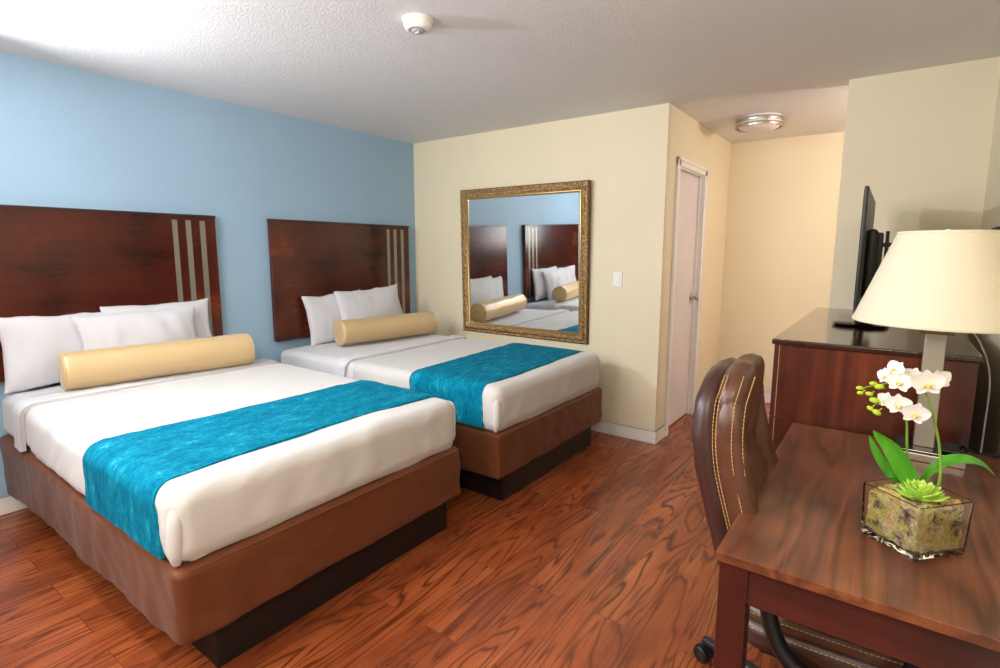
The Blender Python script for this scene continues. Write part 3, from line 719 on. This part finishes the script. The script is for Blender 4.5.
    for v in b.verts:   # lift clear of the bedspread's swell
        p = v.co; up = Vector((0, 0, 1)) if (y0 + 0.05 < p.y < y1 - 0.05) else Vector((0, -1 if p.y < (y0 + y1) / 2 else 1, 0.4)).normalized()
        v.co = p + up * 0.006
    tag(obj('bed_runner', b, M['teal'], None, True, ((ra(0.5) + rb(0.5)) / 2, (y0 + y1) / 2, ZT)), hl, 'bed runner', 'teal runners across the beds')
    return t
B1 = (-3.143, -1.815); B2 = (-1.557, -0.285)
bed(B1[0], B1[1], 2.108, 0.56, 0.56, 1, 'nearer bed with brown skirt and white spread, its foot corner towards the viewer', 0.075, (lambda s: 1.375 + 0.05 * s + 0.03 * sin(s * 3.1), lambda s: 2.03 - 0.01 * s - 0.07 * sin(pi * s)), 0, 'teal chenille runner across the foot of the nearer bed')
bed(B2[0], B2[1], 2.165, 0.93, 0.90, 5, 'farther bed with brown skirt and white spread, below the gold framed mirror', 0.02, (lambda s: 1.52 - 0.12 * s, lambda s: 2.07 - 0.05 * s), 0, 'teal chenille runner across the foot of the farther bed')

# ------------------------------------------------------------------ pillows and bolsters
def pillow(y, x, zb, w_, h_, t_, lean, yaw, roll, label, group, seed):
    b = pad(w_, h_, t_, 6, 2.0, 40, None, ear=0.07)
    b.normal_update()
    new = [(v, v.co + v.normal * (0.010 * nz(v.co, (7, 5, 5), seed) + 0.006 * nz(v.co, (18, 9, 9), seed + 1)) + Vector((0, 0, 0.010 * nz(v.co, (5, 5, 0), seed + 2)))) for v in b.verts]
    for v, c in new: v.co = c
    # pillow plane: local x -> world y, local y -> up, thickness -> world x
    base = Matrix(((0, 0, 1, 0), (1, 0, 0, 0), (0, 1, 0, 0), (0, 0, 0, 1)))
    m = Matrix.Translation((x, y, zb)) @ Matrix.Rotation(yaw, 4, 'Z') @ Matrix.Rotation(-lean, 4, 'Y') @ Matrix.Translation((0, 0, h_ / 2)) @ Matrix.Rotation(roll, 4, 'X') @ base
    xf(b, m)
    o = obj('pillow', b, M['pillow'], None, True, (x, y, zb)); tag(o, label, 'pillow', group)
PZ = 0.688
pillow(-2.80, 0.150, PZ, 0.66, 0.40, 0.13, radians(9), 0.02, 0.0, 'white pillow at the left end of the nearer bed, against the headboard', 'pillows on the nearer bed', 3)
pillow(-2.34, 0.140, PZ, 0.62, 0.42, 0.12, radians(8), 0.0, 0.02, 'white pillow below the silver strips of the nearer headboard, mostly hidden by another', 'pillows on the nearer bed', 8)
pillow(-2.49, 0.262, PZ, 0.66, 0.395, 0.13, radians(14), 0.03, 0.01, 'front white pillow between the gold bolster and the other pillows of the nearer bed', 'pillows on the nearer bed', 12)
pillow(-1.04, 0.160, PZ, 0.58, 0.40, 0.14, radians(10), 0.0, 0.05, 'white pillow at the left end of the farther bed, partly behind its neighbour', 'pillows on the farther bed', 17)
pillow(-0.74, 0.270, PZ, 0.68, 0.44, 0.14, radians(15), -0.03, 0.05, 'white pillow at the right end of the farther bed, one corner pointing up', 'pillows on the farther bed', 22)

def bolster(p0, p1, r, label, seed):
    p0, p1 = Vector(p0), Vector(p1); L = (p1 - p0).length
    pr = [(0, 0.004), (r * 0.5, 0.0), (r * 0.86, 0.002), (r * 0.965, 0.012), (r, 0.03)]
    n = 40
    pr += [(r, 0.03 + (L - 0.06) * i / n) for i in range(1, n)] + [(r, L - 0.03), (r * 0.965, L - 0.012), (r * 0.86, L - 0.002), (r * 0.5, L), (0, L - 0.004)]
    b = lathe(pr, 48)
    for v in b.verts:
        k = Vector((v.co.x, v.co.y, 0)); 
        if k.length > 1e-4: v.co += k.normalized() * (0.004 * nz(v.co, (9, 9, 6), seed) + 0.002 * nz(v.co, (30, 30, 10), seed + 2))
    m = Matrix.Translation(p0) @ (p1 - p0).to_track_quat('Z', 'Y').to_matrix().to_4x4()
    t = thing('bolster', label, 'bolster', (p0 + p1) / 2 - Vector((0, 0, r)), 0, 'gold satin bolsters')
    obj('bolster_body', xf(b, m), M['gold'], t, True)
    for z in (0.011, L - 0.011):
        pr2 = [(r * 0.962 + 0.0035 * cos(a), z + 0.0035 * sin(a)) for a in [i * pi / 4 for i in range(8)]]
        obj('piping', lathe(pr2, 48, m, closed=True), M['gold'], t, True)
bolster((0.375, -2.945, ZT + 0.104), (0.50, -2.0, ZT + 0.104), 0.100, 'gold satin bolster in front of the pillows of the nearer bed', 2)
bolster((0.42, -1.255, ZT + 0.103), (0.53, -0.345, ZT + 0.103), 0.097, 'gold satin bolster in front of the pillows of the farther bed', 6)

# ------------------------------------------------------------------ mirror on the far wall
mx0, mx1, mz0, mz1 = 0.63, 1.904, 0.702, 1.958; yb_, yt_ = -0.012, -0.030
mr = thing('wall_mirror', 'square mirror in an ornate antique gold frame on the cream wall', 'mirror', ((mx0 + mx1) / 2, 0, (mz0 + mz1) / 2))
fw = 0.083
def frame_loop(prof):
    """prof: (inset from the outer edge, depth forward)"""
    b = bmesh.new(); cor = [(mx0, mz0, 1, 1), (mx1, mz0, -1, 1), (mx1, mz1, -1, -1), (mx0, mz1, 1, -1)]
    lean = lambda z: (z - mz0) / (mz1 - mz0) * 0.03
    R = []
    for x, z, sx, sz in cor: R.append([b.verts.new((x + sx * i, -d - lean(z) - 0.001, z + sz * i)) for i, d in prof])
    for k in range(4):
        A, B_ = R[k], R[(k + 1) % 4]
        for j in range(len(prof)): b.faces.new((A[j], A[(j + 1) % len(prof)], B_[(j + 1) % len(prof)], B_[j]))
    return b
obj('frame', frame_loop([(0.0, 0.0), (0.0, 0.026), (0.006, 0.034), (0.014, 0.030), (0.020, 0.033), (0.034, 0.042), (0.048, 0.036), (0.058, 0.028), (0.064, 0.026), (0.064, 0.0)]), M['frame'], mr, True)
obj('outer_edge', frame_loop([(-0.004, 0.0), (-0.004, 0.022), (0.001, 0.022), (0.001, 0.0)]), M['darkedge'], mr)
obj('inner_bead', frame_loop([(0.064, 0.0), (0.064, 0.029), (0.070, 0.031), (0.076, 0.026), (0.082, 0.018), (0.082, 0.0)]), M['goldline'], mr, True)
random.seed(9); ob = bmesh.new()
for k in range(4):      # carved beads round the frame
    n_ = 44
    for i in range(n_):
        f = (i + 0.5) / n_; a = 0.034
        x, z = [(mx0 + a + (mx1 - mx0 - 2 * a) * f, mz0 + a), (mx1 - a, mz0 + a + (mz1 - mz0 - 2 * a) * f), (mx1 - a - (mx1 - mx0 - 2 * a) * f, mz1 - a), (mx0 + a, mz1 - a - (mz1 - mz0 - 2 * a) * f)][k]
        y = -0.039 - (z - mz0) / (mz1 - mz0) * 0.03
        s = sphere((x, y, z), 0.010, (1.2, 0.6, 0.8) if k % 2 == 0 else (0.8, 0.6, 1.2), 8); ob = merge(ob, s)
obj('carved_beading', ob, M['frame'], mr, True)
b = bmesh.new(); i = 0.075
vsq = [b.verts.new((x, y, z)) for y_off in (0.017, 0.008) for x, z in ((mx0 + i, mz0 + i), (mx1 - i, mz0 + i), (mx1 - i, mz1 - i), (mx0 + i, mz1 - i)) for y in [-y_off - (z - mz0) / (mz1 - mz0) * 0.03]]
for f in ((0, 1, 2, 3), (7, 6, 5, 4), (0, 4, 5, 1), (1, 5, 6, 2), (2, 6, 7, 3), (3, 7, 4, 0)): b.faces.new([vsq[q] for q in f])
obj('mirror_glass', b, M['mirror'], mr)

# ------------------------------------------------------------------ light switch, smoke detector, ceiling light
sw = thing('light_switch', 'white light switch plate on the cream wall near the nook corner', 'light switch', (2.137, 0, 1.218))
obj('cover_plate', box(2.100, 2.174, -0.007, 0, 1.160, 1.276, 0.003, 3), M['plast'], sw)
obj('rocker', box(2.120, 2.154, -0.011, -0.006, 1.186, 1.250, 0.0015), M['plast'], sw)
sm = thing('smoke_detector', 'round white smoke detector on the textured ceiling', 'smoke detector', (2.024, -1.965, H))
obj('mounting_ring', lathe([(0, 0), (0.068, 0), (0.069, -0.008), (0.066, -0.013), (0, -0.013)], 40, Matrix.Translation((2.024, -1.965, H))), M['plast'], sm, True)
obj('housing', lathe([(0, -0.012), (0.062, -0.012), (0.063, -0.018), (0.060, -0.036), (0.054, -0.044), (0.040, -0.047), (0.038, -0.045), (0, -0.045)], 40, Matrix.Translation((2.024, -1.965, H))), M['plast'], sm, True)
obj('sensor_grille', lathe([(0.0, -0.045), (0.012, -0.052), (0.026, -0.052), (0.030, -0.046), (0.034, -0.0445)], 32, Matrix.Translation((2.024, -1.965, H))), M['greypl'], sm, True)
obj('test_button', box(2.014, 2.036, -1.975, -1.957, H - 0.058, H - 0.050, 0.002), M['greypl'], sm)
CL = (2.895, 0.80)
cl = thing('ceiling_light', 'round flush ceiling light with two nickel rings in the nook', 'ceiling light', (*CL, H))
mt = Matrix.Translation((*CL, H))
obj('diffuser', lathe([(0, 0), (0.150, 0), (0.152, -0.055), (0.140, -0.075), (0.10, -0.092), (0.05, -0.100), (0, -0.102)], 48, mt), M['diff'], cl, True)
for z in (-0.026, -0.066):
    obj('trim_ring', lathe([(0.153, z + 0.012), (0.168, z + 0.010), (0.170, z), (0.168, z - 0.010), (0.153, z - 0.012), (0.151, z)], 56, mt, closed=True), M['nickel'], cl, True)
for k in range(4):
    a = k * pi / 2 + 0.5
    obj('spacer', cyl((CL[0] + 0.161 * cos(a), CL[1] + 0.161 * sin(a), H - 0.062), (CL[0] + 0.161 * cos(a), CL[1] + 0.161 * sin(a), H - 0.03), 0.005, 10), M['nickel'], cl, True)

# ------------------------------------------------------------------ the leather office chair, tucked under the desk
CX, CY = 3.69, -2.13
ch = thing('office_chair', 'brown leather executive office chair with tan stitching, pushed under the desk', 'office chair', (CX, CY, 0), 0)
# backrest frame: t from 0 (bottom, z=.47) to 1 (top, z=1.16); s across (-1 near, 1 far)
BT = [(-0.145, 0.44), (-0.167, 0.54), (-0.198, 0.66), (-0.227, 0.78), (-0.255, 0.90), (-0.272, 1.02), (-0.268, 1.08), (-0.248, 1.13)]
def back_c(t):
    f = max(0, min(0.9999, t)) * (len(BT) - 1); i = int(f); u = f - i
    x = BT[i][0] * (1 - u) + BT[i + 1][0] * u; z = BT[i][1] * (1 - u) + BT[i + 1][1] * u
    return x, z
def back_map(b, xo):
    """b: pad in local coords, x across, y up 0..., z thickness (towards the sitter)"""
    for v in b.verts:
        s, h_, d = v.co.x, v.co.y, v.co.z
        x, z = back_c((h_ - 0.44) / 0.70)
        wrap = 0.25 * s * s
        v.co = Vector((CX + x + xo + d + wrap * 0.9, CY + s, h_))
    return b
def bpad(w_, h0, h1, t, xo, n=3.5, m=3, disp=None, s0=0, **k):
    b = pad(w_, h1 - h0, t, n, m, 30, disp, **k); bmesh.ops.translate(b, vec=(s0, (h0 + h1) / 2, 0), verts=b.verts); return back_map(b, xo)
dl = lambda a, sd: (lambda p, n: n * (a * nz(p, (14, 14, 14), sd) + a * 0.5 * nz(p, (34, 30, 30), sd + 1)))
obj('backrest_shell', bpad(0.48, 0.44, 1.108, 0.07, 0.0, 4, 5, dl(0.003, 1)), M['leatherdk'], ch, True, label='dark leather rear panel of the backrest')
obj('backrest', bpad(0.465, 0.45, 1.113, 0.085, 0.042, 3.6, 3.2, dl(0.005, 3)), M['leather'], ch, True)
obj('headrest', bpad(0.43, 0.87, 1.125, 0.10, 0.055, 3.2, 2.6, dl(0.005, 5)), M['leather'], ch, True)
obj('lumbar_cushion', bpad(0.34, 0.52, 0.86, 0.075, 0.072, 3.2, 2.4, dl(0.007, 7)), M['leather'], ch, True)
for s in (-1, 1): obj('side_bolster', bpad(0.10, 0.48, 1.06, 0.10, 0.060, 2.6, 2.4, dl(0.006, 9 + s), s0=s * 0.188), M['leather'], ch, True)
def on_back(s, h_, d):
    x, z = back_c((h_ - 0.44) / 0.70); return Vector((CX + x + d + 0.22 * s * s, CY + s, h_))
for sg in (-1, 1):
    for dd, ss in (((0.026, 0.2395), (0.034, 0.2395), (0.072, 0.2345), (0.098, 0.222)) if sg < 0 else ((0.026, 0.2395),)):
        pts = [on_back(sg * ss * (1 - 0.0 * q), 0.52 + q * 0.52, dd) for q in [i / 8 for i in range(9)]]
        pts += [on_back(sg * (ss - 0.025), 1.068, dd), on_back(sg * (ss - 0.08), 1.108, dd)]
        obj('stitching', dashes(pts, 0.0012, 0.008, 0.003), M['thread'], ch, False, label='tan stitched seam')
# seat
def spad(w_, d_, t, cx, cy, z, n=4, m=3, disp=None):
    b = pad(d_, w_, t, n, m, 30, disp); return xf(b, Matrix.Translation((cx, cy, z)))
obj('seat', spad(0.53, 0.50, 0.10, CX + 0.06, CY, 0.445, 4.5, 4, dl(0.005, 15)), M['leatherdk'], ch, True)
obj('seat_cushion', spad(0.50, 0.47, 0.10, CX + 0.065, CY, 0.485, 4, 2.8, dl(0.007, 17)), M['leather'], ch, True)
for z, w_ in ((0.470, 0.262), (0.50, 0.246)):
    pts = [(CX + 0.06 - 0.20 + 0.4 * q, CY - w_ + 0.012 * (2 * q - 1) ** 4, z) for q in [i / 8 for i in range(9)]]
    obj('stitching', dashes(pts, 0.0012, 0.008, 0.003), M['thread'], ch, False, label='tan stitched seam')
for sg in (-1, 1):
    y = CY + sg * 0.285
    pts = [(CX + 0.02, CY + sg * 0.20, 0.392), (CX + 0.05, y - sg * 0.03, 0.385), (CX + 0.03, y, 0.405), (CX - 0.03, y, 0.455), (CX - 0.06, y, 0.52), (CX - 0.07, y, 0.585), (CX - 0.045, y, 0.630), (CX + 0.04, y, 0.638), (CX + 0.17, y, 0.630), (CX + 0.235, y, 0.585), (CX + 0.215, y, 0.50), (CX + 0.15, y, 0.425), (CX + 0.13, y - sg * 0.03, 0.390), (CX + 0.11, CY + sg * 0.2, 0.392)]
    obj('armrest', tube(pts, 0.0165, 10, 6, flat=1.3), M['blackpl'], ch, True)
obj('seat_plate', box(CX - 0.09, CX + 0.17, CY - 0.21, CY + 0.21, 0.375, 0.402, 0.006), M['blackpl'], ch)
b = box(CX - 0.13, CX - 0.05, CY - 0.05, CY + 0.05, 0.382, 0.396, 0.003); b = merge(b, tube([(CX - 0.08, CY, 0.39), (CX - 0.13, CY, 0.41), (CX - 0.145, CY, 0.50)], 0.012, 8, flat=3))
obj('back_bracket', b, M['blackpl'], ch)
b = cyl((CX, CY, 0.10), (CX, CY, 0.23), 0.028, 20); b = merge(b, cyl((CX, CY, 0.22), (CX, CY, 0.385), 0.015, 16))
obj('gas_lift', b, M['blackpl'], ch, True)
hub = Vector((CX, CY, 0.095))
caster_dir = math.atan2(-1.975 - CY, 3.37 - CX) - radians(3)
bs = thing('x', None, None) if False else None
sb = obj('star_base', cyl(hub - Vector((0, 0, 0.02)), hub + Vector((0, 0, 0.03)), 0.042, 24, bev=0.006), M['blackpl'], ch, True)
for k in range(5):
    a = caster_dir + k * 2 * pi / 5; d = Vector((cos(a), sin(a), 0)); sd = Vector((-sin(a), cos(a), 0))
    e = hub + d * 0.335
    b = tube([hub + d * 0.02 + Vector((0, 0, 0.010)), hub + d * 0.16 + Vector((0, 0, 0.006)), e + Vector((0, 0, -0.016))], lambda t: 0.026 - 0.010 * t, 10, 6, flat=0.8)
    obj('base_arm', b, M['blackpl'], sb, True)
    c = Vector((e.x, e.y, 0.0275)) + d * 0.0
    cb = cyl(c + sd * 0.026, c + sd * 0.006, 0.0272, 24, bev=0.004); cb = merge(cb, cyl(c - sd * 0.006, c - sd * 0.026, 0.0272, 24, bev=0.004))
    cb = merge(cb, cyl(c - sd * 0.01, c + sd * 0.01, 0.010, 12)); cb = merge(cb, cyl(c + Vector((0, 0, 0.0)), c + Vector((0, 0, 0.058)), 0.0055, 10))
    hood = lathe([(0.029, -0.012), (0.031, -0.012), (0.031, 0.012), (0.029, 0.012)], 24, closed=True)
    bmesh.ops.delete(hood, geom=[v for v in hood.verts if v.co.y < -0.004], context='VERTS')
    q = Matrix.Translation(c) @ Matrix((d.to_4d(), Vector((0, 0, 1, 0)), sd.to_4d(), Vector((0, 0, 0, 1)))).transposed()
    q = Matrix(((d.x, 0, sd.x, c.x), (d.y, 0, sd.y, c.y), (0, 1, 0, c.z), (0, 0, 0, 1)))
    cb = merge(cb, xf(hood, q))
    obj('caster', cb, M['blackpl'], ch, True)
ch.rotation_euler = (0, 0, radians(3))
